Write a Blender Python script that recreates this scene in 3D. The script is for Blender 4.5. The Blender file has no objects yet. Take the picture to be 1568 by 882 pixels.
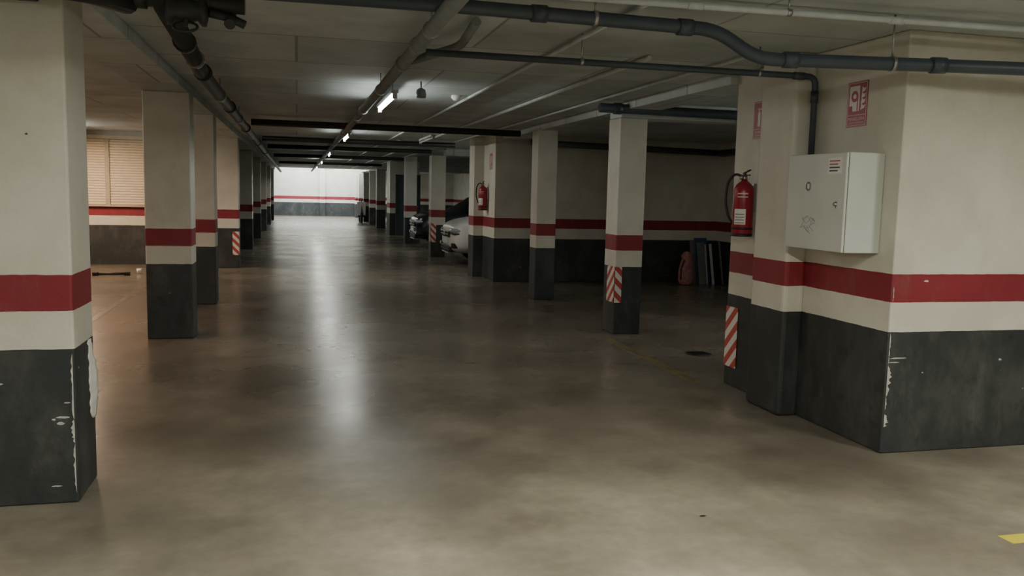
import bpy, bmesh, math, random
from mathutils import Vector, Matrix
random.seed(7)
scene = bpy.context.scene
COL = scene.collection
H = 1.55
CEIL = 2.56

# ------------------------------------------------------------------ materials
def new_mat(name):
    m = bpy.data.materials.new(name); m.use_nodes = True
    nt = m.node_tree
    return m, nt, nt.nodes['Principled BSDF']

def simple(name, col, rough=0.5, metal=0.0, var=0.12, scale=8.0, emit=None, estr=0.0, bump=0.0):
    m, nt, b = new_mat(name)
    n = nt.nodes.new('ShaderNodeTexNoise'); n.inputs['Scale'].default_value = scale
    n.inputs['Detail'].default_value = 6
    geo = nt.nodes.new('ShaderNodeNewGeometry')
    nt.links.new(geo.outputs['Position'], n.inputs['Vector'])
    r = nt.nodes.new('ShaderNodeValToRGB')
    r.color_ramp.elements[0].position = 0.3; r.color_ramp.elements[1].position = 0.7
    r.color_ramp.elements[0].color = (*[c*(1-var) for c in col], 1)
    r.color_ramp.elements[1].color = (*[min(1, c*(1+var)) for c in col], 1)
    nt.links.new(n.outputs['Fac'], r.inputs['Fac'])
    nt.links.new(r.outputs['Color'], b.inputs['Base Color'])
    b.inputs['Roughness'].default_value = rough
    b.inputs['Metallic'].default_value = metal
    if emit:
        b.inputs['Emission Color'].default_value = (*emit, 1)
        b.inputs['Emission Strength'].default_value = estr
    if bump:
        bp = nt.nodes.new('ShaderNodeBump'); bp.inputs['Strength'].default_value = bump
        bp.inputs['Distance'].default_value = 0.01
        nt.links.new(n.outputs['Fac'], bp.inputs['Height'])
        nt.links.new(bp.outputs['Normal'], b.inputs['Normal'])
    return m

def math_node(nt, op, a, b=None, c=None):
    n = nt.nodes.new('ShaderNodeMath'); n.operation = op
    for i, v in enumerate((a, b, c)):
        if v is None: continue
        if isinstance(v, (int, float)): n.inputs[i].default_value = v
        else: nt.links.new(v, n.inputs[i])
    return n.outputs[0]

def mix_col(nt, fac, a, b, blend='MIX'):
    n = nt.nodes.new('ShaderNodeMix'); n.data_type = 'RGBA'; n.blend_type = blend
    if isinstance(fac, (int, float)): n.inputs[0].default_value = fac
    else: nt.links.new(fac, n.inputs[0])
    for i, v in ((6, a), (7, b)):
        if isinstance(v, tuple): n.inputs[i].default_value = (*v, 1)
        else: nt.links.new(v, n.inputs[i])
    return n.outputs[2]

def noise(nt, vec, scale, detail=5, rough=0.55, vscale=None):
    n = nt.nodes.new('ShaderNodeTexNoise')
    n.inputs['Scale'].default_value = scale; n.inputs['Detail'].default_value = detail
    n.inputs['Roughness'].default_value = rough
    if vscale:
        mp = nt.nodes.new('ShaderNodeMapping'); mp.inputs['Scale'].default_value = vscale
        nt.links.new(vec, mp.inputs['Vector']); vec = mp.outputs['Vector']
    nt.links.new(vec, n.inputs['Vector'])
    return n.outputs['Fac']

def ramp(nt, fac, p0, p1, c0=(0, 0, 0), c1=(1, 1, 1)):
    r = nt.nodes.new('ShaderNodeValToRGB')
    r.color_ramp.interpolation = 'EASE'
    r.color_ramp.elements[0].position = p0; r.color_ramp.elements[1].position = p1
    r.color_ramp.elements[0].color = (*c0, 1); r.color_ramp.elements[1].color = (*c1, 1)
    nt.links.new(fac, r.inputs['Fac'])
    return r.outputs['Color']

WHITE = (0.67, 0.655, 0.575); RED = (0.25, 0.022, 0.034); BLACK = (0.029, 0.035, 0.036)

def painted(name='banded_wall_paint'):
    m, nt, b = new_mat(name)
    geo = nt.nodes.new('ShaderNodeNewGeometry'); P = geo.outputs['Position']
    sep = nt.nodes.new('ShaderNodeSeparateXYZ'); nt.links.new(P, sep.inputs[0])
    wob = noise(nt, P, 9, 2)
    z = math_node(nt, 'ADD', sep.outputs['Z'], math_node(nt, 'MULTIPLY', math_node(nt, 'SUBTRACT', wob, 0.5), 0.008))
    zf = math_node(nt, 'DIVIDE', z, 2.6)
    r = nt.nodes.new('ShaderNodeValToRGB'); cr = r.color_ramp; cr.interpolation = 'CONSTANT'
    cr.elements[0].position = 0; cr.elements[0].color = (*BLACK, 1)
    cr.elements[1].position = 0.757/2.6; cr.elements[1].color = (*WHITE, 1)
    e = cr.elements.new(0.944/2.6); e.color = (*RED, 1)
    e = cr.elements.new(1.111/2.6); e.color = (*WHITE, 1)
    nt.links.new(zf, r.inputs['Fac'])
    col = r.outputs['Color']
    dirt = ramp(nt, noise(nt, P, 1.6, 8, 0.6), 0.3, 0.7, (0.84, 0.83, 0.80), (1.0, 1.0, 1.0))
    col = mix_col(nt, 1.0, col, dirt, 'MULTIPLY')
    grime = ramp(nt, noise(nt, P, 4.5, 8, 0.7, (1, 1, .4)), 0.50, 0.80)
    col = mix_col(nt, math_node(nt, 'MULTIPLY', grime, 0.22), col, (0.30, 0.28, 0.24))
    # scattered smudges and dust on the plinth
    blackmask = math_node(nt, 'LESS_THAN', z, 0.757)
    dust = ramp(nt, noise(nt, P, 2.5, 8, 0.65, (1, 1, 0.6)), 0.42, 0.78)
    col = mix_col(nt, math_node(nt, 'MULTIPLY', math_node(nt, 'MULTIPLY', dust, blackmask), 0.6), col, (0.11, 0.11, 0.10))
    smg = ramp(nt, noise(nt, P, 5.0, 6, 0.7), 0.55, 0.70)
    col = mix_col(nt, math_node(nt, 'MULTIPLY', math_node(nt, 'MULTIPLY', smg, blackmask), 0.6), col, (0.012, 0.011, 0.011))
    chips = math_node(nt, 'GREATER_THAN', noise(nt, P, 16, 3, 0.5, (1, 1, 1.8)), 0.75)
    low = math_node(nt, 'LESS_THAN', z, 0.72)
    col = mix_col(nt, math_node(nt, 'MULTIPLY', chips, low), col, (0.42, 0.41, 0.38))
    nt.links.new(col, b.inputs['Base Color'])
    b.inputs['Roughness'].default_value = 0.55
    bp = nt.nodes.new('ShaderNodeBump'); bp.inputs['Strength'].default_value = 0.2; bp.inputs['Distance'].default_value = 0.01
    nt.links.new(noise(nt, P, 30, 4), bp.inputs['Height'])
    nt.links.new(bp.outputs['Normal'], b.inputs['Normal'])
    return m

def floor_mat():
    m, nt, b = new_mat('polished_concrete_floor')
    geo = nt.nodes.new('ShaderNodeNewGeometry'); P = geo.outputs['Position']
    big = ramp(nt, noise(nt, P, 0.8, 4, 0.5), 0.30, 0.72)
    col = mix_col(nt, big, (0.200, 0.178, 0.136), (0.400, 0.368, 0.288))
    mid = ramp(nt, noise(nt, P, 2.6, 5, 0.55), 0.25, 0.78, (0.74, 0.74, 0.73), (1.14, 1.14, 1.14))
    col = mix_col(nt, 1.0, col, mid, 'MULTIPLY')
    fine = ramp(nt, noise(nt, P, 14, 5, 0.6), 0.25, 0.75, (0.90, 0.90, 0.90), (1.07, 1.07, 1.07))
    col = mix_col(nt, 1.0, col, fine, 'MULTIPLY')
    # darker brown and more polished slab further down the aisle
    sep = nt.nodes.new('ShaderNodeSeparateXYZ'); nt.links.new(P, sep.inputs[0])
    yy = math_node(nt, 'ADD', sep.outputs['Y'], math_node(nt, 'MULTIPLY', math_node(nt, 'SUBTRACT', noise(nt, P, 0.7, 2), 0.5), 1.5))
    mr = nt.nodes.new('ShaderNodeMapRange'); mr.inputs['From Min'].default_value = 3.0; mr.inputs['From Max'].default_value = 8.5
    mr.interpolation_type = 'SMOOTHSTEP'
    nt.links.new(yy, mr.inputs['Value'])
    far_fac = mr.outputs[0]
    col = mix_col(nt, math_node(nt, 'MULTIPLY', far_fac, 0.60), col, (0.082, 0.066, 0.050))
    streak = ramp(nt, noise(nt, P, 1.0, 4, 0.5, (1.6, 0.16, 1)), 0.40, 0.72)
    col = mix_col(nt, math_node(nt, 'MULTIPLY', streak, 0.22), col, (0.10, 0.088, 0.07))
    oil = ramp(nt, noise(nt, P, 1.3, 4, 0.5, (1, 1, 1)), 0.52, 0.78)
    col = mix_col(nt, math_node(nt, 'MULTIPLY', oil, 0.45), col, (0.07, 0.06, 0.05))
    nt.links.new(col, b.inputs['Base Color'])
    rn = noise(nt, P, 1.2, 2, 0.4)
    dr = math_node(nt, 'MULTIPLY', math_node(nt, 'SUBTRACT', rn, 0.5), 0.14)
    mx = nt.nodes.new('ShaderNodeMapRange'); mx.inputs['From Min'].default_value = 3.2; mx.inputs['From Max'].default_value = 6.0
    mx.inputs['To Min'].default_value = 0.54; mx.inputs['To Max'].default_value = 0.27; mx.interpolation_type = 'SMOOTHSTEP'
    nt.links.new(sep.outputs['Y'], mx.inputs['Value'])
    nt.links.new(math_node(nt, 'ADD', mx.outputs[0], dr), b.inputs['Roughness'])
    return m

def ceiling_mat():
    m, nt, b = new_mat('board_marked_concrete_ceiling')
    geo = nt.nodes.new('ShaderNodeNewGeometry'); P = geo.outputs['Position']
    br = nt.nodes.new('ShaderNodeTexBrick')
    br.inputs['Scale'].default_value = 1.0
    br.inputs['Brick Width'].default_value = 2.4; br.inputs['Row Height'].default_value = 1.2
    br.inputs['Mortar Size'].default_value = 0.012; br.inputs['Mortar Smooth'].default_value = 0.3
    br.inputs['Color1'].default_value = (0.48, 0.525, 0.52, 1)
    br.inputs['Color2'].default_value = (0.60, 0.65, 0.645, 1)
    br.inputs['Mortar'].default_value = (0.31, 0.34, 0.335, 1)
    nt.links.new(P, br.inputs['Vector'])
    d = ramp(nt, noise(nt, P, 1.5, 8, 0.65), 0.3, 0.7, (0.82, 0.83, 0.83), (1.1, 1.1, 1.1))
    col = mix_col(nt, 1.0, br.outputs['Color'], d, 'MULTIPLY')
    nt.links.new(col, b.inputs['Base Color'])
    b.inputs['Roughness'].default_value = 0.7
    return m

def striped(name):
    m, nt, b = new_mat(name)
    tc = nt.nodes.new('ShaderNodeTexCoord')
    sep = nt.nodes.new('ShaderNodeSeparateXYZ'); nt.links.new(tc.outputs['Object'], sep.inputs[0])
    s = math_node(nt, 'ADD', sep.outputs['X'], sep.outputs['Y'])
    s = math_node(nt, 'ADD', math_node(nt, 'ADD', s, sep.outputs['Z']), 10.0)
    f = math_node(nt, 'FRACT', math_node(nt, 'DIVIDE', s, 0.15))
    f = math_node(nt, 'GREATER_THAN', f, 0.5)
    col = mix_col(nt, f, (0.72, 0.70, 0.66), (0.46, 0.07, 0.05))
    nt.links.new(col, b.inputs['Base Color']); b.inputs['Roughness'].default_value = 0.4
    return m

def worn_yellow():
    m, nt, b = new_mat('worn_yellow_paint')
    geo = nt.nodes.new('ShaderNodeNewGeometry'); P = geo.outputs['Position']
    f = ramp(nt, noise(nt, P, 6, 8, 0.7), 0.40, 0.62)
    col = mix_col(nt, f, (0.13, 0.11, 0.075), (0.23, 0.185, 0.07))
    nt.links.new(col, b.inputs['Base Color']); b.inputs['Roughness'].default_value = 0.35
    return m

M_PAINT = painted()
M_FLOOR = floor_mat()
M_CEIL = ceiling_mat()
M_STRIPE = striped('red_white_hazard_tape')
M_YEL = worn_yellow()
M_YEL2 = simple('fresh_yellow_paint', (0.62, 0.55, 0.06), 0.5)
M_PIPE = simple('dark_grey_pvc_pipe', (0.055, 0.072, 0.088), 0.45)
M_PIPE_B = simple('blackened_pipe', (0.036, 0.038, 0.038), 0.5)
M_GALV = simple('galvanised_pipe', (0.24, 0.26, 0.26), 0.5, 0.2)
M_CONDUIT = simple('pale_conduit', (0.50, 0.53, 0.52), 0.5)
M_STEEL = simple('steel', (0.4, 0.4, 0.4), 0.35, 0.9)
M_CAB = simple('white_enamel_cabinet', (0.56, 0.59, 0.54), 0.45, 0.0, 0.06, 3)
M_CABD = simple('cabinet_gap_shadow', (0.05, 0.05, 0.05), 0.7)
M_REDG = simple('extinguisher_red', (0.30, 0.018, 0.035), 0.28, 0, 0.05)
M_BLK = simple('black_rubber', (0.012, 0.012, 0.013), 0.5)
M_LABEL = simple('paper_label', (0.75, 0.74, 0.70), 0.6, 0, 0.05)
M_SIGNR = simple('sign_red', (0.34, 0.035, 0.05), 0.4, 0, 0.05)
M_SIGNW = simple('sign_white', (0.72, 0.66, 0.62), 0.4, 0, 0.03)
M_CHIP = simple('exposed_plaster', (0.50, 0.49, 0.45), 0.8, 0, 0.2, 40)
M_FIX = simple('lamp_housing', (0.5, 0.5, 0.5), 0.4)
M_TUBE = simple('fluorescent_tube_glass', (0.9, 0.9, 0.9), 0.3, emit=(0.95, 1.0, 0.94), estr=58)
M_SHUT = simple('cream_shutter_slats', (0.66, 0.58, 0.45), 0.5, 0, 0.06)
M_FRAME = simple('shutter_frame', (0.40, 0.34, 0.25), 0.5)
M_CARW = simple('white_car_paint', (0.72, 0.73, 0.73), 0.3, 0, 0.02)
M_CARD = simple('dark_car_paint', (0.02, 0.025, 0.03), 0.2, 0, 0.02)
M_GLASS = simple('tinted_glass', (0.01, 0.012, 0.014), 0.06, 0, 0.02)
M_LAMPG = simple('headlamp_glass', (0.45, 0.48, 0.50), 0.15, 0.3, 0.05)
M_DOOR = simple('blue_grey_steel_door', (0.07, 0.10, 0.115), 0.5)
M_DEB = simple('dark_scrap_metal', (0.02, 0.017, 0.015), 0.6)
M_PINK = simple('faded_red_fabric', (0.38, 0.17, 0.15), 0.8, 0, 0.3, 20)
M_BLUE = simple('blue_panel', (0.03, 0.09, 0.16), 0.5)
M_GREYP = simple('grey_panel', (0.16, 0.16, 0.16), 0.6)

# ------------------------------------------------------------------ helpers
def obj_from_bm(name, bm, mat=None, smooth=False, parent=None):
    me = bpy.data.meshes.new(name); bm.normal_update(); bm.to_mesh(me); bm.free()
    o = bpy.data.objects.new(name, me); COL.objects.link(o)
    if mat:
        for mm in (mat if isinstance(mat, (list, tuple)) else [mat]): me.materials.append(mm)
    if smooth:
        for p in me.polygons: p.use_smooth = True
    if parent: o.parent = parent
    return o

def box(name, x0, x1, y0, y1, z0, z1, mat, bevel=0.0, parent=None, segs=2):
    bm = bmesh.new()
    c = Vector(((x0+x1)/2, (y0+y1)/2, (z0+z1)/2))
    bmesh.ops.create_cube(bm, size=1)
    bmesh.ops.scale(bm, vec=(abs(x1-x0), abs(y1-y0), abs(z1-z0)), verts=bm.verts)
    if bevel:
        bmesh.ops.bevel(bm, geom=list(bm.edges), offset=bevel, segments=segs, profile=0.5, affect='EDGES')
    o = obj_from_bm(name, bm, mat, parent=parent)
    o.location = c
    return o

def empty(name, loc, mat3=None):
    e = bpy.data.objects.new(name, None); COL.objects.link(e); e.empty_display_size = 0.1
    if mat3 is None: e.location = loc
    else: e.matrix_world = Matrix.Translation(Vector(loc)) @ mat3.to_4x4()
    return e

def frame(lx, ly):
    lx = Vector(lx); ly = Vector(ly); lz = lx.cross(ly)
    return Matrix((lx, ly, lz)).transposed()
F_LEFT = frame((0, -1, 0), (0, 0, 1))
F_FRONT = frame((1, 0, 0), (0, 0, 1))
F_RIGHT = frame((0, 1, 0), (0, 0, 1))

def fillet(pts, rad, n=5):
    pts = [Vector(p) for p in pts]; out = [pts[0]]
    for i in range(1, len(pts)-1):
        a = (pts[i-1]-pts[i]); b = (pts[i+1]-pts[i])
        r = min(rad, a.length*0.45, b.length*0.45)
        p0 = pts[i]+a.normalized()*r; p2 = pts[i]+b.normalized()*r
        for k in range(n+1):
            t = k/n
            out.append(p0*(1-t)**2 + pts[i]*2*t*(1-t) + p2*t*t)
    out.append(pts[-1]); return out

def sweep(name, pts, r, mat, parent=None, seg=14, closed_caps=True):
    pts = [Vector(p) for p in pts]
    bm = bmesh.new(); rings = []
    up = None
    for i, p in enumerate(pts):
        if i == 0: d = pts[1]-p
        elif i == len(pts)-1: d = p-pts[-2]
        else: d = (pts[i+1]-p).normalized()+(p-pts[i-1]).normalized()
        d.normalize()
        if up is None:
            up = Vector((0, 0, 1)) if abs(d.z) < 0.9 else Vector((1, 0, 0))
        a = d.cross(up).normalized(); up = a.cross(d).normalized()
        rings.append([bm.verts.new(p + a*math.cos(2*math.pi*k/seg)*r + up*math.sin(2*math.pi*k/seg)*r) for k in range(seg)])
    for i in range(len(rings)-1):
        for k in range(seg):
            bm.faces.new((rings[i][k], rings[i][(k+1) % seg], rings[i+1][(k+1) % seg], rings[i+1][k]))
    bm.faces.new(rings[0]); bm.faces.new(list(reversed(rings[-1])))
    bmesh.ops.recalc_face_normals(bm, faces=bm.faces)
    o = obj_from_bm(name, bm, mat, parent=parent)
    for p in o.data.polygons: p.use_smooth = len(p.vertices) == 4
    return o

def lathe(name, prof, mat, parent=None, seg=24, axis='Z', loc=(0, 0, 0)):
    bm = bmesh.new(); rings = []
    for r, z in prof:
        rings.append([bm.verts.new((r*math.cos(2*math.pi*k/seg), r*math.sin(2*math.pi*k/seg), z)) for k in range(seg)])
    for i in range(len(rings)-1):
        for k in range(seg):
            bm.faces.new((rings[i][k], rings[i][(k+1) % seg], rings[i+1][(k+1) % seg], rings[i+1][k]))
    bm.faces.new(list(reversed(rings[0]))); bm.faces.new(rings[-1])
    if axis == 'Y': bmesh.ops.rotate(bm, matrix=Matrix.Rotation(math.pi/2, 3, 'X'), verts=bm.verts)
    if axis == 'X': bmesh.ops.rotate(bm, matrix=Matrix.Rotation(math.pi/2, 3, 'Y'), verts=bm.verts)
    bmesh.ops.recalc_face_normals(bm, faces=bm.faces)
    o = obj_from_bm(name, bm, mat, parent=parent); o.location = loc
    for p in o.data.polygons: p.use_smooth = len(p.vertices) == 4
    return o

def chip(name, pts, parent, mat=M_CHIP, off=0.0015, th=0.001):
    bm = bmesh.new()
    vs = [bm.verts.new((x, y, off+th)) for x, y in pts]
    bm.faces.new(vs)
    return obj_from_bm(name, bm, mat, parent=parent)

def blob(cx, cy, rx, ry, n=11, j=0.45):
    return [(cx+rx*math.cos(2*math.pi*k/n)*(1-j*random.random()), cy+ry*math.sin(2*math.pi*k/n)*(1-j*random.random())) for k in range(n)]

# ------------------------------------------------------------------ shell
X0, X1, Y0, Y1 = -6.5, 9.0, -5.0, 50.0
box('floor', X0-.2, X1+.2, Y0-.2, Y1+.2, -0.2, 0.0, M_FLOOR)
box('ceiling', X0-.2, X1+.2, Y0-.2, 44.0, CEIL, CEIL+.2, M_CEIL)
box('ceiling.001', X0-.2, -1.2, 44.0, Y1+.2, CEIL, CEIL+.2, M_CEIL)
box('ceiling.002', 3.6, X1+.2, 44.0, Y1+.2, CEIL, CEIL+.2, M_CEIL)
box('wall_left', X0-.2, X0, Y0-.2, Y1+.2, 0, CEIL, M_PAINT)
box('wall_right', X1, X1+.2, Y0-.2, Y1+.2, 0, CEIL, M_PAINT)
box('wall_rear', X0, X1, Y0-.2, Y0, 0, CEIL, M_PAINT)
box('wall_far', X0, X1, Y1, Y1+.2, 0, 4.0, M_PAINT)
box('wall_far_pilaster', 1.25, 1.55, Y1-.2, Y1, 0, 4.0, M_PAINT)
box('wall_left_bay', X0, -1.15, 17.8, 18.0, 0, CEIL, M_PAINT)
box('wall_right_bay', 3.32, X1, 14.42, 15.35, 0, CEIL, M_PAINT, 0.006)
box('wall_pier', 3.14, 3.55, 15.35, 15.8, 0, CEIL, M_PAINT, 0.006)
box('wall_right_bay_return', 7.55, X1, 12.6, 14.42, 0, CEIL, M_PAINT, 0.006)

box('trim_beam_left', -1.47, -1.04, Y0, 44, 2.47, CEIL, M_CEIL, 0.005)
box('trim_beam_right', 3.42, 3.78, 6.4, 14.42, 2.47, CEIL, M_CEIL, 0.005)
for i, yb in enumerate((8.95, 20.2, 38.5)):
    box('trim_cross_beam_%d' % (i+1), 3.42, X1, yb-.15, yb+.2, 2.40, CEIL, M_CEIL, 0.005)

# ------------------------------------------------------------------ columns
def stripes(parent, x0, x1, y0, y1, z0, z1):
    return box('hazard_stripe', x0, x1, y0, y1, z0, z1, M_STRIPE, parent=parent)

def column(x0, x1, y0, y1, ztop=CEIL, name='concrete_column', b=0.012):
    c = Vector(((x0+x1)/2, (y0+y1)/2, 0))
    e = empty(name, c)
    o = box('shaft', x0-c.x, x1-c.x, y0-c.y, y1-c.y, 0, ztop, M_PAINT, b, parent=e, segs=3)
    return e

cl1 = column(-1.52, -1.036, 4.39, 4.78, 2.47)
cl2 = column(-1.47, -1.03, 9.1, 9.45, 2.47)
cl3 = column(-1.47, -1.04, 11.75, 12.1, 2.47)
left_rows = [17.05, 22.2, 27.2, 32.3, 37.4, 42.5]
lcols = [column(-1.52, -1.08, y, y+.38, 2.47) for y in left_rows]
ra = column(3.43, 3.75, 8.85, 9.2, 2.40)
rb = column(3.38, 3.68, 11.95, 12.28, 2.47)
rd = column(3.08, 3.42, 20.05, 20.45, 2.40)
re_ = column(3.10, 3.44, 25.2, 25.6)
rf = column(3.12, 4.15, 29.8, 30.8, CEIL, 'stairwell_pier')
for y in (35.0, 38.5, 42.0, 45.5, 48.0):
    column(3.14, 3.5, y, y+.4, 2.40)

def rel(e, *v):
    x0, x1, y0, y1, z0, z1 = v
    return (x0-e.location.x, x1-e.location.x, y0-e.location.y, y1-e.location.y, z0, z1)
stripes(ra, *rel(ra, 3.424, 3.429, 8.86, 9.08, 0.36, 0.76))
stripes(ra, *rel(ra, 3.43, 3.51, 8.842, 8.848, 0.36, 0.76))
stripes(lcols[0], *rel(lcols[0], -1.20, -1.082, 17.04, 17.047, 0.25, 0.70))
stripes(lcols[0], *rel(lcols[0], -1.079, -1.074, 17.05, 17.2, 0.25, 0.70))
stripes(rd, *rel(rd, 3.08, 3.2, 20.04, 20.047, 0.35, 0.80))
stripes(rd, *rel(rd, 3.07, 3.077, 20.06, 20.25, 0.35, 0.80))

d = empty('door_1', (3.75, 29.79, 0), F_FRONT)
box('leaf', -.38, .38, 0.0, 2.05, 0.0, 0.04, M_DOOR, 0.004, parent=d)
box('frame_left', -.43, -.38, 0, 2.1, 0, 0.06, M_PIPE, parent=d)
box('frame_right', .38, .43, 0, 2.1, 0, 0.06, M_PIPE, parent=d)
box('frame_top', -.43, .43, 2.05, 2.1, 0, 0.06, M_PIPE, parent=d)
box('handle', .28, .34, 1.0, 1.03, 0.04, 0.10, M_STEEL, parent=d)

box('wall_utility_room', 3.49, 7.6, 4.39, 6.40, 0, CEIL, M_PAINT, 0.012, segs=3)
box('wall_pilaster', 3.33, 3.495, 5.30, 5.76, 0, CEIL, M_PAINT, 0.03, segs=3)
st_ = empty('hazard_tape_strip', (3.484, 6.295, 0.41))
stripes(st_, -.003, .001, -.095, .095, -.25, .25)

# paint flakes on the near corners
fr = empty('paint_flakes', (3.49, 4.39, 0), F_FRONT)
random.seed(3)
def edge_flake(z0, z1, w, parent, side=1, n=16, name='flake'):
    pts = []
    for k in range(n+1):
        z = z0+(z1-z0)*k/n
        env = math.sin(math.pi*min(1, max(0, k/n)))**0.5
        pts.append((side*(0.010+w*env*(0.25+0.75*random.random())), z))
    poly = [(side*0.010, z0)]+pts+[(side*0.010, z1)]
    return chip(name, poly, parent)
edge_flake(0.36, 0.56, 0.035, fr); edge_flake(0.56, 0.76, 0.010, fr)
edge_flake(0.17, 0.25, 0.035, fr); edge_flake(0.28, 0.37, 0.01, fr)
edge_flake(0.95, 1.04, 0.008, fr)
chip('flake', blob(0.07, 0.60, 0.07, 0.006), fr); chip('flake', blob(0.05, 0.575, 0.05, 0.004), fr)
chip('flake', blob(0.24, 1.075, 0.022, 0.008), fr)
chip('flake', blob(0.05, 1.95, 0.006, 0.004), fr)
fl = empty('paint_flakes', (-1.036, 4.39, 0), F_FRONT)
edge_flake(0.05, 0.30, 0.012, fl, -1); edge_flake(0.40, 0.74, 0.014, fl, -1); edge_flake(0.30, 0.42, 0.02, fl, -1)
for (cx, cz, rx, rz) in ((-.06, .43, .035, .007), (-.07, .40, .02, .01), (-.33, .60, .03, .006), (-.37, .595, .012, .012),
                         (-.36, .47, .012, .008), (-.04, .5, .02, .004), (-.10, .42, .012, .006), (-.1, .09, .03, .005)):
    chip('flake', blob(cx, cz, rx, rz), fl)
chip('flake', blob(-.17, 1.77, .008, .006), fl, M_PIPE)

pr = empty('peeling_corner_protector', (-1.034, 4.56, 0), F_RIGHT)
bm = bmesh.new(); N = 26; rows = []
random.seed(11)
for k in range(N+1):
    z = 0.34+0.42*k/N
    t = k/N
    out = 0.004+0.018*math.sin(math.pi*(1-t)*0.9)**2
    w0 = 0.09+0.03*random.random()-.02*t; w1 = 0.175+0.03*random.random()-.05*t*t
    if k == 0: w0, w1 = .14, .16
    rows.append([bm.verts.new((w0+(w1-w0)*j/4, z, 0.003+out*(j/4)**1.5)) for j in range(5)])
for k in range(N):
    for j in range(4):
        bm.faces.new((rows[k][j], rows[k][j+1], rows[k+1][j+1], rows[k+1][j]))
o = obj_from_bm('foam_strip', bm, M_LABEL, smooth=True, parent=pr)
sm = o.modifiers.new('sol', 'SOLIDIFY'); sm.thickness = 0.004

# ------------------------------------------------------------------ fire hose cabinet
cab = empty('fire_hose_cabinet', (3.488, 4.845, 1.54), F_LEFT)
W2, H2, D = 0.315, 0.307, 0.268
box('body', -W2, W2, -H2, H2, 0.0, D-0.022, M_CAB, 0.006, parent=cab)
box('door_gap', -W2+.006, W2-.006, -H2+.006, H2-.006, D-0.024, D-0.016, M_CABD, parent=cab)
box('door', -W2+.002, W2-.002, -H2+.002, H2-.002, D-0.018, D, M_CAB, 0.005, parent=cab)
box('door_rim_top', -W2+.02, W2-.02, H2-.022, H2-.018, D-.002, D+.0015, M_CAB, parent=cab)
box('sticker', .13, .27, .175, .275, D, D+.001, M_LABEL, parent=cab)
for i, zz in enumerate((.255, .235, .215, .195)):
    box('sticker_line', .145, .25-.02*(i % 2), zz-.004, zz+.004, D+.001, D+.0015, M_SIGNR if i < 2 else M_CABD, parent=cab)
lathe('lock', [(0.016, 0), (0.016, .006), (0.010, .010), (0.010, .018), (0.001, .018)], M_STEEL, parent=cab, loc=(.235, -.01, D))
box('lock_plate', .21, .26, -.045, .03, D, D+.003, M_CAB, 0.001, parent=cab)
box('keyhole', .232, .238, -.035, -.02, D+.003, D+.004, M_BLK, parent=cab)
lathe('emblem', [(0.03, 0), (0.03, .001), (0.001, .0012)], M_GALV, parent=cab, loc=(-.07, .10, D))
box('emblem_mark', -.08, -.06, .085, .115, D+.001, D+.0018, M_LABEL, parent=cab)
random.seed(5)
for k in range(16):
    a = -.12+.12*random.random(); bb = -.19+.09*random.random()
    ang = random.uniform(-1, 1)
    s = box('scratch', -.03, .03, -.0012, .0012, 0, .0006, M_GALV, parent=cab)
    s.location = (a, bb, D+.0004); s.rotation_euler = (0, 0, ang)
for yy in (-.22, .22):
    lathe('hinge', [(0.007, -.03), (0.007, .03)], M_CAB, parent=cab, axis='Y', loc=(-W2-.002, yy, D-.01), seg=10)

# ------------------------------------------------------------------ signs
def text_mesh(name, s, size, mat, parent, loc):
    cu = bpy.data.curves.new(name, 'FONT'); cu.body = s; cu.size = size; cu.align_x = 'CENTER'; cu.align_y = 'CENTER'
    tmp = bpy.data.objects.new('tmp', cu); COL.objects.link(tmp)
    dg = bpy.context.evaluated_depsgraph_get()
    me = bpy.data.meshes.new_from_object(tmp.evaluated_get(dg))
    bpy.data.objects.remove(tmp); me.materials.clear(); me.materials.append(mat)
    o = bpy.data.objects.new(name, me); COL.objects.link(o); o.parent = parent; o.location = loc
    return o

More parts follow.
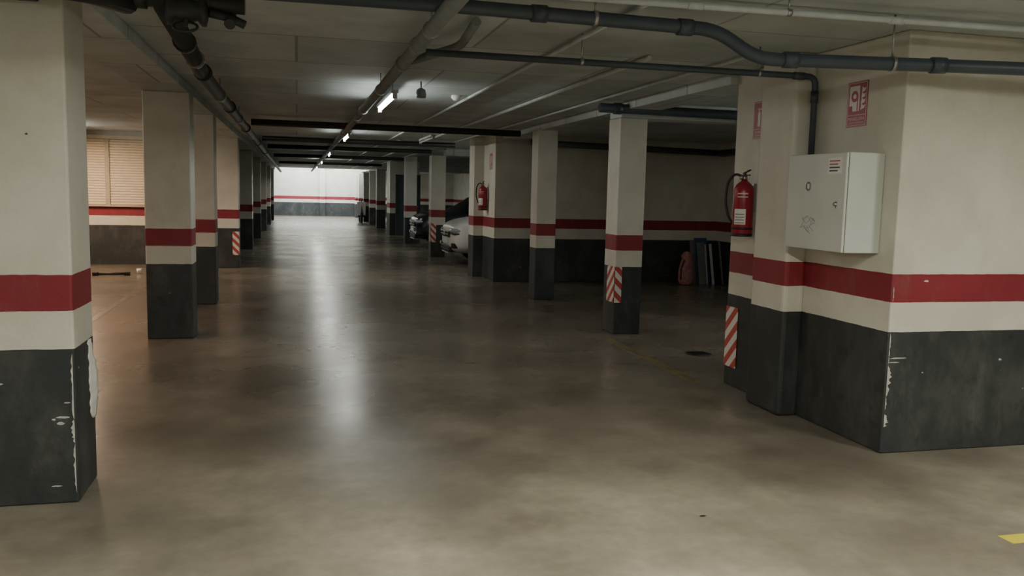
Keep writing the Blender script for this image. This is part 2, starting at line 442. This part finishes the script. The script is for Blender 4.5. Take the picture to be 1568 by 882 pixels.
def hose_sign(loc, F, kind='hose', w=0.2, h=0.285):
    e = empty('fire_equipment_sign', loc, F)
    a, b = w/2, h/2
    box('plate', -a, a, -b, b, 0, .003, M_SIGNR, parent=e)
    t = .003; q = .007
    for n, v in (('border', (-a+q, a-q, b-q-t, b-q)), ('border', (-a+q, a-q, -b+q, -b+q+t)), ('border', (-a+q, -a+q+t, -b+q, b-q)),
                 ('border', (a-q-t, a-q, -b+q, b-q)), ('border', (-a+q, a-q, -b+.072, -b+.075))):
        box(n, *v, .003, .0038, M_SIGNW, parent=e)
    if kind == 'hose':
        box('reel_housing', -.078, .022, -.045, .115, .003, .004, M_SIGNW, parent=e)
        bm = bmesh.new(); n = 28
        oo = [bm.verts.new((-.025+.036*math.cos(2*math.pi*k/n), .05+.036*math.sin(2*math.pi*k/n), .0045)) for k in range(n)]
        ii = [bm.verts.new((-.025+.016*math.cos(2*math.pi*k/n), .05+.016*math.sin(2*math.pi*k/n), .0045)) for k in range(n)]
        for k in range(n): bm.faces.new((oo[k], oo[(k+1) % n], ii[(k+1) % n], ii[k]))
        obj_from_bm('reel', bm, M_SIGNR, parent=e)
        box('hose', .0, .010, -.045, .05, .004, .0048, M_SIGNR, parent=e)
        box('housing_notch', -.078, -.045, -.045, -.01, .004, .0048, M_SIGNR, parent=e)
        for k in range(4):
            chip('flame', [(.036+.003*k, -.04+.036*k), (.076, -.03+.036*k), (.084, -.006+.036*k), (.066, -.014+.036*k), (.046, .0+.036*k)], e, M_SIGNW, .0035)
    else:
        box('pict_body', -.035, .0, -.05, .06, .003, .004, M_SIGNW, parent=e)
        box('pict_neck', -.024, -.012, .06, .08, .003, .004, M_SIGNW, parent=e)
        box('pict_handle', -.035, .02, .08, .088, .003, .004, M_SIGNW, parent=e)
        box('pict_hose', .02, .027, .0, .088, .003, .004, M_SIGNW, parent=e)
        for k in range(4):
            chip('flame', [(.045, -.03+.03*k), (.075, -.02+.03*k), (.08, .0+.03*k), (.066, -.008+.03*k), (.055, .004+.03*k)], e, M_SIGNW, .0035)
    text_mesh('caption', 'MANGUERA' if kind == 'hose' else 'EXTINTOR', .030, M_SIGNW, e, (0, -b+.048, .004))
    text_mesh('caption_small', 'CONTRA INCENDIOS', .016, M_SIGNW, e, (0, -b+.024, .004))
    return e
hose_sign((3.489, 4.84, 2.17), F_LEFT, 'hose')
hose_sign((3.489, 6.02, 2.16), F_LEFT, 'ext')
hose_sign((3.319, 14.75, 2.10), F_LEFT, 'ext')

# ------------------------------------------------------------------ extinguishers
def extinguisher(loc, F):
    e = empty('fire_extinguisher', loc, F)
    def L(n, prof, mat, z=0.095, x=0.0, y=0.0, seg=28):
        o = lathe(n, prof, mat, parent=e, seg=seg)
        o.rotation_euler = (-math.pi/2, 0, 0); o.location = (x, y, z); return o
    r = .078
    L('cylinder', [(.03, -.235), (r-.006, -.235), (r, -.228), (r, .10), (r*.95, .13), (r*.78, .158), (r*.5, .178), (.026, .186), (.022, .20), (.001, .20)], M_REDG)
    L('base_ring', [(r-.002, -.245), (r+.002, -.243), (r+.002, -.222), (r-.002, -.222)], M_BLK)
    L('valve', [(.022, .195), (.022, .225), (.014, .23), (.014, .25), (.001, .25)], M_STEEL, seg=14)
    lv = box('lever_top', -.02, .085, .255, .263, .085, .105, M_BLK, .003, parent=e); lv.rotation_euler = (0, 0, .25)
    box('lever_bottom', -.01, .075, .228, .236, .085, .105, M_BLK, .003, parent=e)
    lathe('gauge', [(.017, 0), (.017, .012), (.001, .013)], M_STEEL, parent=e, loc=(0, .215, .118), seg=16)
    def wrap(n, a0, a1, y0, y1, rr, mat):
        bm = bmesh.new(); K = 10; vs = []
        for k in range(K+1):
            a = a0+(a1-a0)*k/K
            vs.append((bm.verts.new((rr*math.sin(a), y0, .095+rr*math.cos(a))), bm.verts.new((rr*math.sin(a), y1, .095+rr*math.cos(a)))))
        for k in range(K): bm.faces.new((vs[k][0], vs[k+1][0], vs[k+1][1], vs[k][1]))
        obj_from_bm(n, bm, mat, smooth=True, parent=e)
    wrap('label', .15, 1.35, -.15, -.03, r+.001, M_LABEL)
    wrap('label_text', .45, 1.5, .06, .067, r+.001, M_SIGNW)
    wrap('label_text', .45, 1.5, .085, .092, r+.001, M_SIGNW)
    for k in range(4): wrap('label_line', .25, 1.2, -.14+.022*k, -.135+.022*k, r+.002, M_CABD)
    box('bracket', -.02, .02, -.05, .17, 0, .02, M_STEEL, parent=e)
    L('strap', [(r+.001, -.19), (r+.003, -.19), (r+.003, -.175), (r+.001, -.175)], M_BLK)
    pts = fillet([(-.01, .222, .105), (-.05, .245, .15), (-.09, .18, .19), (-.10, .03, .20), (-.09, -.10, .17), (-.075, -.15, .13)], .06, 6)
    sweep('hose', pts, .010, M_BLK, parent=e, seg=10)
    sweep('nozzle', [(-.078, -.145, .131), (-.065, -.19, .12)], .014, M_BLK, parent=e, seg=10)
    return e
extinguisher((3.49, 6.05, 1.50), F_LEFT)
extinguisher((3.318, 14.95, 1.48), F_LEFT)

# ------------------------------------------------------------------ pipes
def pipe(name, pts, r, mat, couplings=(), hangers=(), fil=0.12, rodtop=CEIL):
    pts = [Vector(p) for p in pts]
    e = empty(name, pts[0]); o0 = pts[0]
    fp = fillet(pts, fil) if len(pts) > 2 else pts
    sweep('pipe_run', [p-o0 for p in fp], r, mat, parent=e)
    for (p, dvec) in couplings:
        p = Vector(p)-o0; dv = Vector(dvec).normalized()
        sweep('coupling', [p-dv*.04, p+dv*.04], r*1.22, mat, parent=e)
    for p in hangers:
        p = Vector(p)
        a = p-o0
        sweep('hanger_rod', [a+Vector((0, 0, r*0.8)), Vector((a.x, a.y, rodtop-o0.z))], .005, M_STEEL, parent=e, seg=6)
        dv = Vector((1, 0, 0)) if abs(pts[1].x-pts[0].x) > abs(pts[1].y-pts[0].y) else Vector((0, 1, 0))
        sweep('clamp', [a-dv*.012, a+dv*.012], r*1.15, M_STEEL, parent=e)
    return e
XD = (1, 0, 0); YD = (0, 1, 0)
pipe('drain_pipe', [(-.4, 4.43, 2.49), (.84, 4.30, 2.47), (2.18, 4.27, 2.445), (2.42, 4.25, 2.305), (3.85, 3.95, 2.295), (6.0, 3.5, 2.27)], .036, M_PIPE,
     couplings=[((2.0, 4.275, 2.447), XD), ((2.6, 4.21, 2.304), (1, -.2, 0)), ((3.4, 4.04, 2.298), (1, -.2, 0)), ((1.2, 4.295, 2.463), XD)],
     hangers=[(1.5, 4.29, 2.458), (3.15, 4.095, 2.30)], fil=.10)
pipe('fire_supply_pipe', [(.76, 5.23, 2.385), (3.43, 5.23, 2.385), (3.43, 5.23, 1.84)], .021, M_PIPE,
     couplings=[((3.3, 5.23, 2.385), XD), ((3.43, 5.23, 2.25), (0, 0, 1))],
     hangers=[(1.75, 5.23, 2.385), (3.0, 5.23, 2.385)], fil=.06)
pipe('sprinkler_main_pipe', [(.71, -4.9, 2.42), (.71, 44, 2.42)], .042, M_GALV,
     couplings=[((.71, y, 2.42), YD) for y in (5.23, 6.0, 9.6, 13.5, 18, 24, 30)],
     hangers=[(.71, y, 2.42) for y in (4.7, 7.6, 10.6, 13.8, 17, 20, 24, 28)])
pipe('cable_conduit', [(.83, 5.0, 2.525), (.83, 44, 2.525)], .015, M_CONDUIT)
pipe('branch_pipe', [(.76, 5.9, 2.43), (1.0, 5.4, 2.46), (1.0, 4.9, 2.52)], .028, M_GALV)
pipe('soil_pipe', [(-.62, 4.55, 2.42), (-.70, 7.0, 2.41), (-.78, 44, 2.36)], .055, M_PIPE_B,
     couplings=[((-.655, 5.6, 2.415), YD), ((-.69, 7.0, 2.41), YD), ((-.70, 9.8, 2.405), YD), ((-.71, 13, 2.40), YD), ((-.72, 17, 2.40), YD), ((-.73, 21, 2.39), YD)],
     hangers=[(-.67, 6.3, 2.41), (-.70, 8.6, 2.405), (-.705, 11.4, 2.40), (-.72, 15, 2.40)])
pipe('soil_pipe', [(-2.6, 4.30, 2.40), (-.95, 4.25, 2.42), (-.80, 4.62, 2.44)], .062, M_PIPE_B, couplings=[((-1.15, 4.26, 2.417), XD)])
pipe('soil_pipe', [(-.90, 4.6, 2.47), (-.25, 4.6, 2.46)], .05, M_PIPE_B, couplings=[((-.45, 4.6, 2.463), XD), ((-.75, 4.6, 2.467), XD)])
vv = empty('gate_valve', (-.52, 4.55, 2.40))
lathe('valve_body', [(.03, -.10), (.07, -.09), (.07, -.07), (.045, -.05), (.06, 0), (.045, .05), (.07, .07), (.07, .09), (.03, .10)], M_PIPE_B, parent=vv, axis='X')
sweep('stem', [(0, 0, 0), (.0, -.06, -.08)], .012, M_PIPE_B, parent=vv, seg=8)
ring = [(0+.055*math.cos(a*math.pi/8), -.06+.045*math.sin(a*math.pi/8), -.085+.03*math.sin(a*math.pi/8)) for a in range(17)]
sweep('handwheel', ring, .007, M_PIPE_B, parent=vv, seg=8)
sweep('side_outlet', [(.1, 0, 0), (.2, .05, -.01), (.27, .05, -.04)], .022, M_PIPE_B, parent=vv, seg=10)
sweep('side_outlet_tee', [(.2, .0, -.05), (.2, .09, .02)], .028, M_PIPE_B, parent=vv, seg=10)
pipe('cable_conduit', [(.9, 4.02, 2.49), (6.0, 3.70, 2.47)], .016, M_CONDUIT, couplings=[((1.9, 3.955, 2.486), XD), ((3.0, 3.89, 2.481), XD)], hangers=[(2.4, 3.926, 2.484)])
pipe('cable_conduit', [(.9, 4.12, 2.53), (6.0, 4.0, 2.53)], .012, M_CONDUIT)
pipe('cable_conduit', [(1.75, 4.2, 2.535), (1.75, 40, 2.535)], .014, M_CONDUIT)
pipe('cable_conduit', [(2.45, 5.8, 2.535), (2.45, 40, 2.535)], .018, M_CONDUIT)
pipe('cable_conduit', [(3.05, 5.5, 2.535), (3.05, 40, 2.535)], .012, M_CONDUIT)
pipe('soil_pipe', [(-.62, 12.6, 2.455), (3.3, 12.7, 2.455)], .048, M_PIPE_B)
for yy in (16.6, 19.6, 24.8, 31.5):
    pipe('soil_pipe', [(-.62, yy, 2.455), (3.0, yy, 2.455)], .048, M_PIPE_B)
pipe('soil_pipe', [(3.10, 8.62, 2.47), (7.4, 8.58, 2.44)], .05, M_PIPE, couplings=[((3.3, 8.617, 2.468), XD), ((5.0, 8.60, 2.456), XD)])
pipe('soil_pipe', [(7.2, 9.3, 2.33), (7.2, 13.7, 2.33)], .06, M_PIPE_B)
pipe('soil_pipe', [(3.8, 13.9, 2.40), (7.4, 13.9, 2.34)], .055, M_PIPE)

# ------------------------------------------------------------------ lamps
def area(name, loc, sx, sy, power, col, rot=(0, 0, 0)):
    l = bpy.data.lights.new(name, 'AREA'); l.shape = 'RECTANGLE'; l.size = sx; l.size_y = sy; l.energy = power; l.color = col
    o = bpy.data.objects.new(name, l); COL.objects.link(o); o.location = loc; o.rotation_euler = rot
    return o

def tube_lamp(x, y, power, col=(1.0, .99, .91), lit=True, length=1.5):
    e = empty('fluorescent_ceiling_lamp', (x, y, 2.43))
    h = length/2
    box('housing', -.035, .035, -h, h, .02, .055, M_FIX, .006, parent=e)
    for s in (-1, 1):
        box('end_cap', -.022, .022, s*h-.02, s*h+.02, -.03, .03, M_FIX, .006, parent=e)
        sweep('hanger_rod', [(0, s*h*.7, .05), (0, s*h*.7, CEIL-2.43)], .005, M_STEEL, parent=e, seg=6)
    sweep('tube', [(0, -h+.02, 0), (0, h-.02, 0)], .016, M_TUBE if lit else M_FIX, parent=e, seg=12)
    if lit and power:
        a = area('lamp_light', (0, 0, -.025), .05, length*.95, power, col); a.parent = e
    return e
WARM = (1, .955, .83)
tube_lamp(.89, 1.7, 98, WARM)
tube_lamp(.89, -2.2, 125, WARM)  # unseen tube behind the camera, added as fill
tube_lamp(-3.6, 1.0, 48, WARM)  # added fill tube, out of view to the left
tube_lamp(4.6, 1.6, 80, WARM)  # added fill tube, out of view to the right
tube_lamp(.89, 8.85, 8)
tube_lamp(.83, 15.0, 22)
tube_lamp(.82, 22.4, 26)
tube_lamp(.82, 29.5, 30)
tube_lamp(.82, 36.5, 36)
tube_lamp(2.18, 14.8, 0, lit=False)
tube_lamp(6.0, 8.0, 12)  # lamp added behind the utility room to fill the right bay
tube_lamp(6.0, 17.0, 20)  # lamp added out of sight behind the bay wall for more ambient
tube_lamp(6.5, 22.0, 14)  # unseen lamp added to brighten the car bay
tube_lamp(-3.9, 15.9, 115, col=(1, .66, .42))
tube_lamp(-4.2, 9.0, 85, col=(1, .54, .32))
area('added_shaft_daylight', (1.2, 47.0, 3.9), 4.6, 5.6, 1000, (.93, .97, 1.0))  # area lamp standing in for far-end daylight, in an added ceiling shaft
for n, v in (('wall_added_shaft_left', (-1.4, -1.2, 43.8, 50.0)), ('wall_added_shaft_right', (3.6, 3.8, 43.8, 50.0)), ('wall_added_shaft_near', (-1.2, 3.6, 43.8, 44.0))):
    box(n, *v, CEIL+.2, 4.0, M_CAB)  # unseen shaft walls, added around the daylight lamp

def detector(x, y, z):
    e = empty('smoke_detector', (x, y, CEIL))
    lathe('base', [(.05, 0), (.055, -.015), (.05, -.03), (.03, -.05), (.02, -.055), (.001, -.055)], M_LABEL, parent=e)
    return e
detector(1.63, 8.98, 0); detector(1.95, 17, 0)
sp = empty('ceiling_speaker', (1.12, 8.0, CEIL))
sweep('drop_rod', [(0, 0, 0), (0, 0, -.07)], .008, M_GALV, parent=sp, seg=8)
lathe('bell', [(.015, -.06), (.04, -.075), (.05, -.12), (.045, -.15), (.001, -.155)], M_GALV, parent=sp)

# ------------------------------------------------------------------ shutter window in left bay
sh = empty('window_1', (-3.6, 17.8, 0), F_FRONT)
def slat_panel(x0, x1, z0, z1):
    n = int((z1-z0)/.05)
    bm = bmesh.new()
    for k in range(n):
        za = z0+k*.05
        prof = [(za, .02), (za+.012, .035), (za+.035, .035), (za+.049, .02)]
        for i in range(3):
            a, b = prof[i], prof[i+1]
            bm.faces.new([bm.verts.new(p) for p in ((x0, a[0], a[1]), (x1, a[0], a[1]), (x1, b[0], b[1]), (x0, b[0], b[1]))])
        a, b = prof[3], (za+.05, .012)
        bm.faces.new([bm.verts.new(p) for p in ((x0, a[0], a[1]), (x1, a[0], a[1]), (x1, b[0], b[1]), (x0, b[0], b[1]))])
    obj_from_bm('slats', bm, M_SHUT, parent=sh)
slat_panel(-2.4, .06, 1.15, 2.40); slat_panel(.13, 1.9, 1.15, 2.40)
box('post', .05, .13, 1.12, 2.45, 0, .06, M_FRAME, .004, parent=sh)
box('sill', -2.45, 1.95, 1.115, 1.15, 0, .07, M_FRAME, .004, parent=sh)
box('head', -2.45, 1.95, 2.40, 2.47, 0, .07, M_SHUT, .004, parent=sh)
box('jamb_left', -2.47, -2.4, 1.12, 2.47, 0, .06, M_FRAME, parent=sh)
box('jamb_right', 1.9, 1.97, 1.12, 2.47, 0, .06, M_FRAME, parent=sh)

# ------------------------------------------------------------------ floor markings & small things
box('parking_line', 3.19, 5.6, 3.07, 3.16, 0.0, 0.002, M_YEL2)
box('parking_line', 3.22, 3.31, 6.45, 8.8, 0.0, 0.002, M_YEL)
box('parking_line', -2.32, -2.24, 9.2, 14.5, 0.0, 0.002, M_YEL)
box('parking_line', -4.7, -4.62, 9.2, 14.5, 0.0, 0.002, M_YEL)
dc = empty('floor_drain', (3.88, 7.64, 0))
lathe('cover', [(.13, 0), (.13, .004), (.11, .006), (.001, .006)], M_DEB, parent=dc)
for k in range(-3, 4): box('grate_bar', -.09, .09, k*.025-.005, k*.025+.005, .006, .009, M_BLK, parent=dc)
lf = empty('dry_leaf', (1.92, 3.65, 0.0), frame((1, 0, 0), (0, 1, 0)))
chip('leaf_blade', [(-.02, 0), (-.008, .008), (.006, .007), (.02, .0), (.005, -.006), (-.01, -.006)], lf, M_DEB, .002)
sc = empty('scrap_bracket', (-3.07, 15.6, 0))
sweep('bar', [(-.24, 0, .03), (.24, .03, .03)], .022, M_DEB, parent=sc, seg=8)
box('foot', -.29, -.20, -.05, .05, 0, .06, M_DEB, .01, parent=sc)
box('foot', .2, .29, -.02, .08, 0, .06, M_DEB, .01, parent=sc)
pc = empty('paper_cup', (-2.68, 15.9, 0)); lathe('cup', [(.03, 0), (.042, .09), (.038, .09), (.001, .02)], M_LABEL, parent=pc)

cb = empty('leaning_boards', (7.1, 13.95, 0))
def lean(n, x0, x1, y, h, t, mat, ang, rz=0):
    o = box(n, x0, x1, -t/2, t/2, 0, h, mat, .004, parent=cb)
    o.data.transform(Matrix.Translation((0, 0, h/2))); o.location = ((x0+x1)/2, y, 0.0)
    o.rotation_euler = (ang, 0, rz); return o
lean('board', -.20, .08, .05, .78, .03, M_GREYP, -.18)
lean('board_pale', .06, .10, .0, .72, .03, M_CAB, -.18, .1)
lean('board_blue', -.12, .14, .0, .84, .02, M_BLUE, -.2, .1)
lean('board_front', -.10, .06, -.05, .76, .02, M_GREYP, -.2, .1)
lean('board_frame', .14, .18, -.10, .74, .03, M_CONDUIT, -.2, .2)
lean('board_dark', .18, .32, -.10, .80, .02, M_BLK, -.22, .15)
lean('board_frame', .33, .36, -.10, .80, .03, M_GREYP, -.22, .15)
bg = empty('duffel_bag', (6.72, 13.85, 0))
lathe('bag', [(.02, 0), (.11, .01), (.14, .08), (.145, .22), (.12, .36), (.09, .46), (.10, .52), (.06, .58), (.01, .60)], M_PINK, parent=bg)
sweep('strap', [(-.09, -.10, .45), (-.16, -.12, .3), (-.15, -.1, .1)], .012, M_BLK, parent=bg, seg=8)

# ------------------------------------------------------------------ cars
def car(name, x, y, paint):
    e = empty(name, (x, y, 0))
    st = [
        (0.00, .62, .30, .46, .70, .54, .76), (0.05, .78, .24, .45, .80, .68, .86), (0.35, .87, .20, .48, .90, .76, .96),
        (0.75, .90, .20, .50, .93, .78, 1.01), (1.15, .90, .20, .50, .97, .77, 1.05), (1.80, .90, .20, .50, 1.0, .64, 1.54),
        (2.3, .90, .20, .50, 1.0, .63, 1.62), (3.2, .90, .20, .50, 1.02, .62, 1.60), (3.85, .88, .24, .50, 1.04, .58, 1.44),
        (4.15, .84, .30, .52, 1.0, .62, 1.06), (4.24, .72, .36, .54, .9, .55, .95)]
    bm = bmesh.new(); rings = []
    for (sx, w, zb, z1, z2, wt, zt) in st:
        half = [(w*.85, zb), (w, z1), (w*.99, (z1+z2)/2), (w*.96, z2), (wt, zt), (wt*.5, zt+.025)]
        ring = [(sx, a, b) for a, b in half]+[(sx, 0, zt+.03)]+[(sx, -a, b) for a, b in reversed(half)]
        rings.append([bm.verts.new(p) for p in ring])
    n = len(rings[0])
    for i in range(len(rings)-1):
        for k in range(n):
            f = bm.faces.new((rings[i][k], rings[i+1][k], rings[i+1][(k+1) % n], rings[i][(k+1) % n]))
            side = k in (3, 8)
            top = k in (4, 5, 6, 7)
            if side and 4 <= i <= 8: f.material_index = 1
            if top and (i == 4 or i == 8): f.material_index = 1
    bm.faces.new(list(reversed(rings[0]))); bm.faces.new(rings[-1])
    bmesh.ops.recalc_face_normals(bm, faces=bm.faces)
    o = obj_from_bm('body', bm, [paint, M_GLASS], smooth=True, parent=e)
    s = o.modifiers.new('sub', 'SUBSURF'); s.levels = 2; s.render_levels = 2
    for wx in (.82, 3.42):
        for s_ in (-1, 1):
            k = s_
            arch = [(.37, -.105*k), (.37, .105*k), (.30, .108*k), (.30, -.10*k)]
            lathe('wheel_arch', arch, M_BLK, parent=e, axis='Y', loc=(wx, s_*.80, .36), seg=28)
            lathe('tyre', [(.21, -.10), (.31, -.10), (.335, -.07), (.335, .07), (.31, .10), (.21, .10)], M_BLK, parent=e, axis='Y', loc=(wx, s_*.82, .335), seg=28)
            lathe('rim', [(.001, -.115), (.05, -.11), (.18, -.09), (.205, -.112), (.205, .112), (.18, .09), (.05, .11), (.001, .115)], M_LAMPG, parent=e, axis='Y', loc=(wx, s_*.82, .335), seg=20)
    box('grille', -.03, .10, -.46, .46, .58, .71, M_BLK, .02, parent=e)
    box('grille_bar', -.042, .05, -.48, .48, .70, .715, M_STEEL, .004, parent=e)
    box('grille_bar', -.042, .05, -.44, .44, .635, .647, M_STEEL, .004, parent=e)
    box('badge', -.05, .0, -.05, .05, .61, .71, M_STEEL, .01, parent=e)
    box('lower_intake', -.02, .12, -.55, .55, .28, .41, M_BLK, .02, parent=e)
    box('number_plate', -.035, .0, -.26, .26, .45, .545, M_LABEL, .004, parent=e)
    box('skid_plate', -.02, .1, -.4, .4, .235, .265, M_STEEL, .005, parent=e)
    for s_ in (-1, 1):
        h = lathe('headlamp', [(.001, -.09), (.03, -.08), (.055, -.04), (.06, 0), (.05, .05), (.02, .08), (.001, .085)], M_LAMPG, parent=e, axis='Y', loc=(.09, s_*.64, .73), seg=16)
        h.scale = (1.5, 2.0, 1.0); h.rotation_euler = (0, 0, -s_*.45)
        box('headlamp_bezel', .0, .16, s_*.62-.17, s_*.62+.17, .655, .685, M_BLK, .01, parent=e)
        box('fog_lamp_housing', .0, .14, s_*.64-.10, s_*.64+.10, .36, .47, M_BLK, .03, parent=e)
        lathe('fog_lamp', [(.035, -.02), (.035, .01), (.001, .015)], M_LAMPG, parent=e, axis='X', loc=(.0, s_*.64, .42), seg=14)
        box('mirror', 1.35, 1.50, s_*.98-.09, s_*.98+.09, 1.02, 1.16, paint, .04, parent=e)
        box('mirror_arm', 1.42, 1.48, s_*.88-.04, s_*.88+.04, 1.0, 1.04, M_BLK, .01, parent=e)
        box('sill_cladding', 1.2, 3.05, s_*.885-.02, s_*.885+.02, .22, .36, M_BLK, .01, parent=e)
    return e
car('white_car', 3.16, 18.40, M_CARW)
car('dark_car', 3.12, 23.6, M_CARD)

sct = empty('parked_scooter', (2.9, 40.6, 0))
for wy in (-.6, .6):
    lathe('wheel', [(.15, -.05), (.24, -.045), (.26, 0), (.24, .045), (.15, .05)], M_BLK, parent=sct, axis='X', loc=(0, wy, .26), seg=20)
    lathe('hub', [(.001, -.03), (.16, -.03), (.16, .03), (.001, .03)], M_STEEL, parent=sct, axis='X', loc=(0, wy, .26), seg=16)
box('rear_body', -.15, .15, .1, .75, .4, .72, M_REDG, .08, parent=sct)
box('seat', -.14, .14, .0, .7, .72, .82, M_BLK, .04, parent=sct)
box('footboard', -.16, .16, -.35, .2, .28, .36, M_BLK, .03, parent=sct)
fs = box('front_shield', -.2, .2, -.45, -.38, .35, 1.0, M_CARW, .03, parent=sct); fs.rotation_euler = (.15, 0, 0)
sweep('fork', [(0, -.6, .26), (0, -.42, .95), (0, -.36, 1.08)], .03, M_STEEL, parent=sct, seg=8)
sweep('handlebar', [(-.32, -.28, 1.08), (0, -.36, 1.08), (.32, -.28, 1.08)], .018, M_BLK, parent=sct, seg=8)

# ------------------------------------------------------------------ world
w = bpy.data.worlds.new('World'); scene.world = w; w.use_nodes = True
w.node_tree.nodes['Background'].inputs['Color'].default_value = (.6, .7, .8, 1)
w.node_tree.nodes['Background'].inputs['Strength'].default_value = 0.3

# ------------------------------------------------------------------ camera
cam = bpy.data.cameras.new('Camera'); co = bpy.data.objects.new('Camera', cam); COL.objects.link(co)
cam.sensor_width = 36; cam.lens = 29.85; cam.clip_end = 200
p = math.atan(145/1300); r = math.atan(.0235)
fw = Vector((.2465*math.cos(p), .9692*math.cos(p), -math.sin(p))).normalized()
rt0 = Vector((.9692, -.2465, 0)).normalized(); up0 = rt0.cross(fw)
rt = rt0*math.cos(r)+up0*math.sin(r); up = up0*math.cos(r)-rt0*math.sin(r)
R = Matrix((rt, up, -fw)).transposed()
co.matrix_world = Matrix.Translation((0, 0, H)) @ R.to_4x4()
scene.camera = co
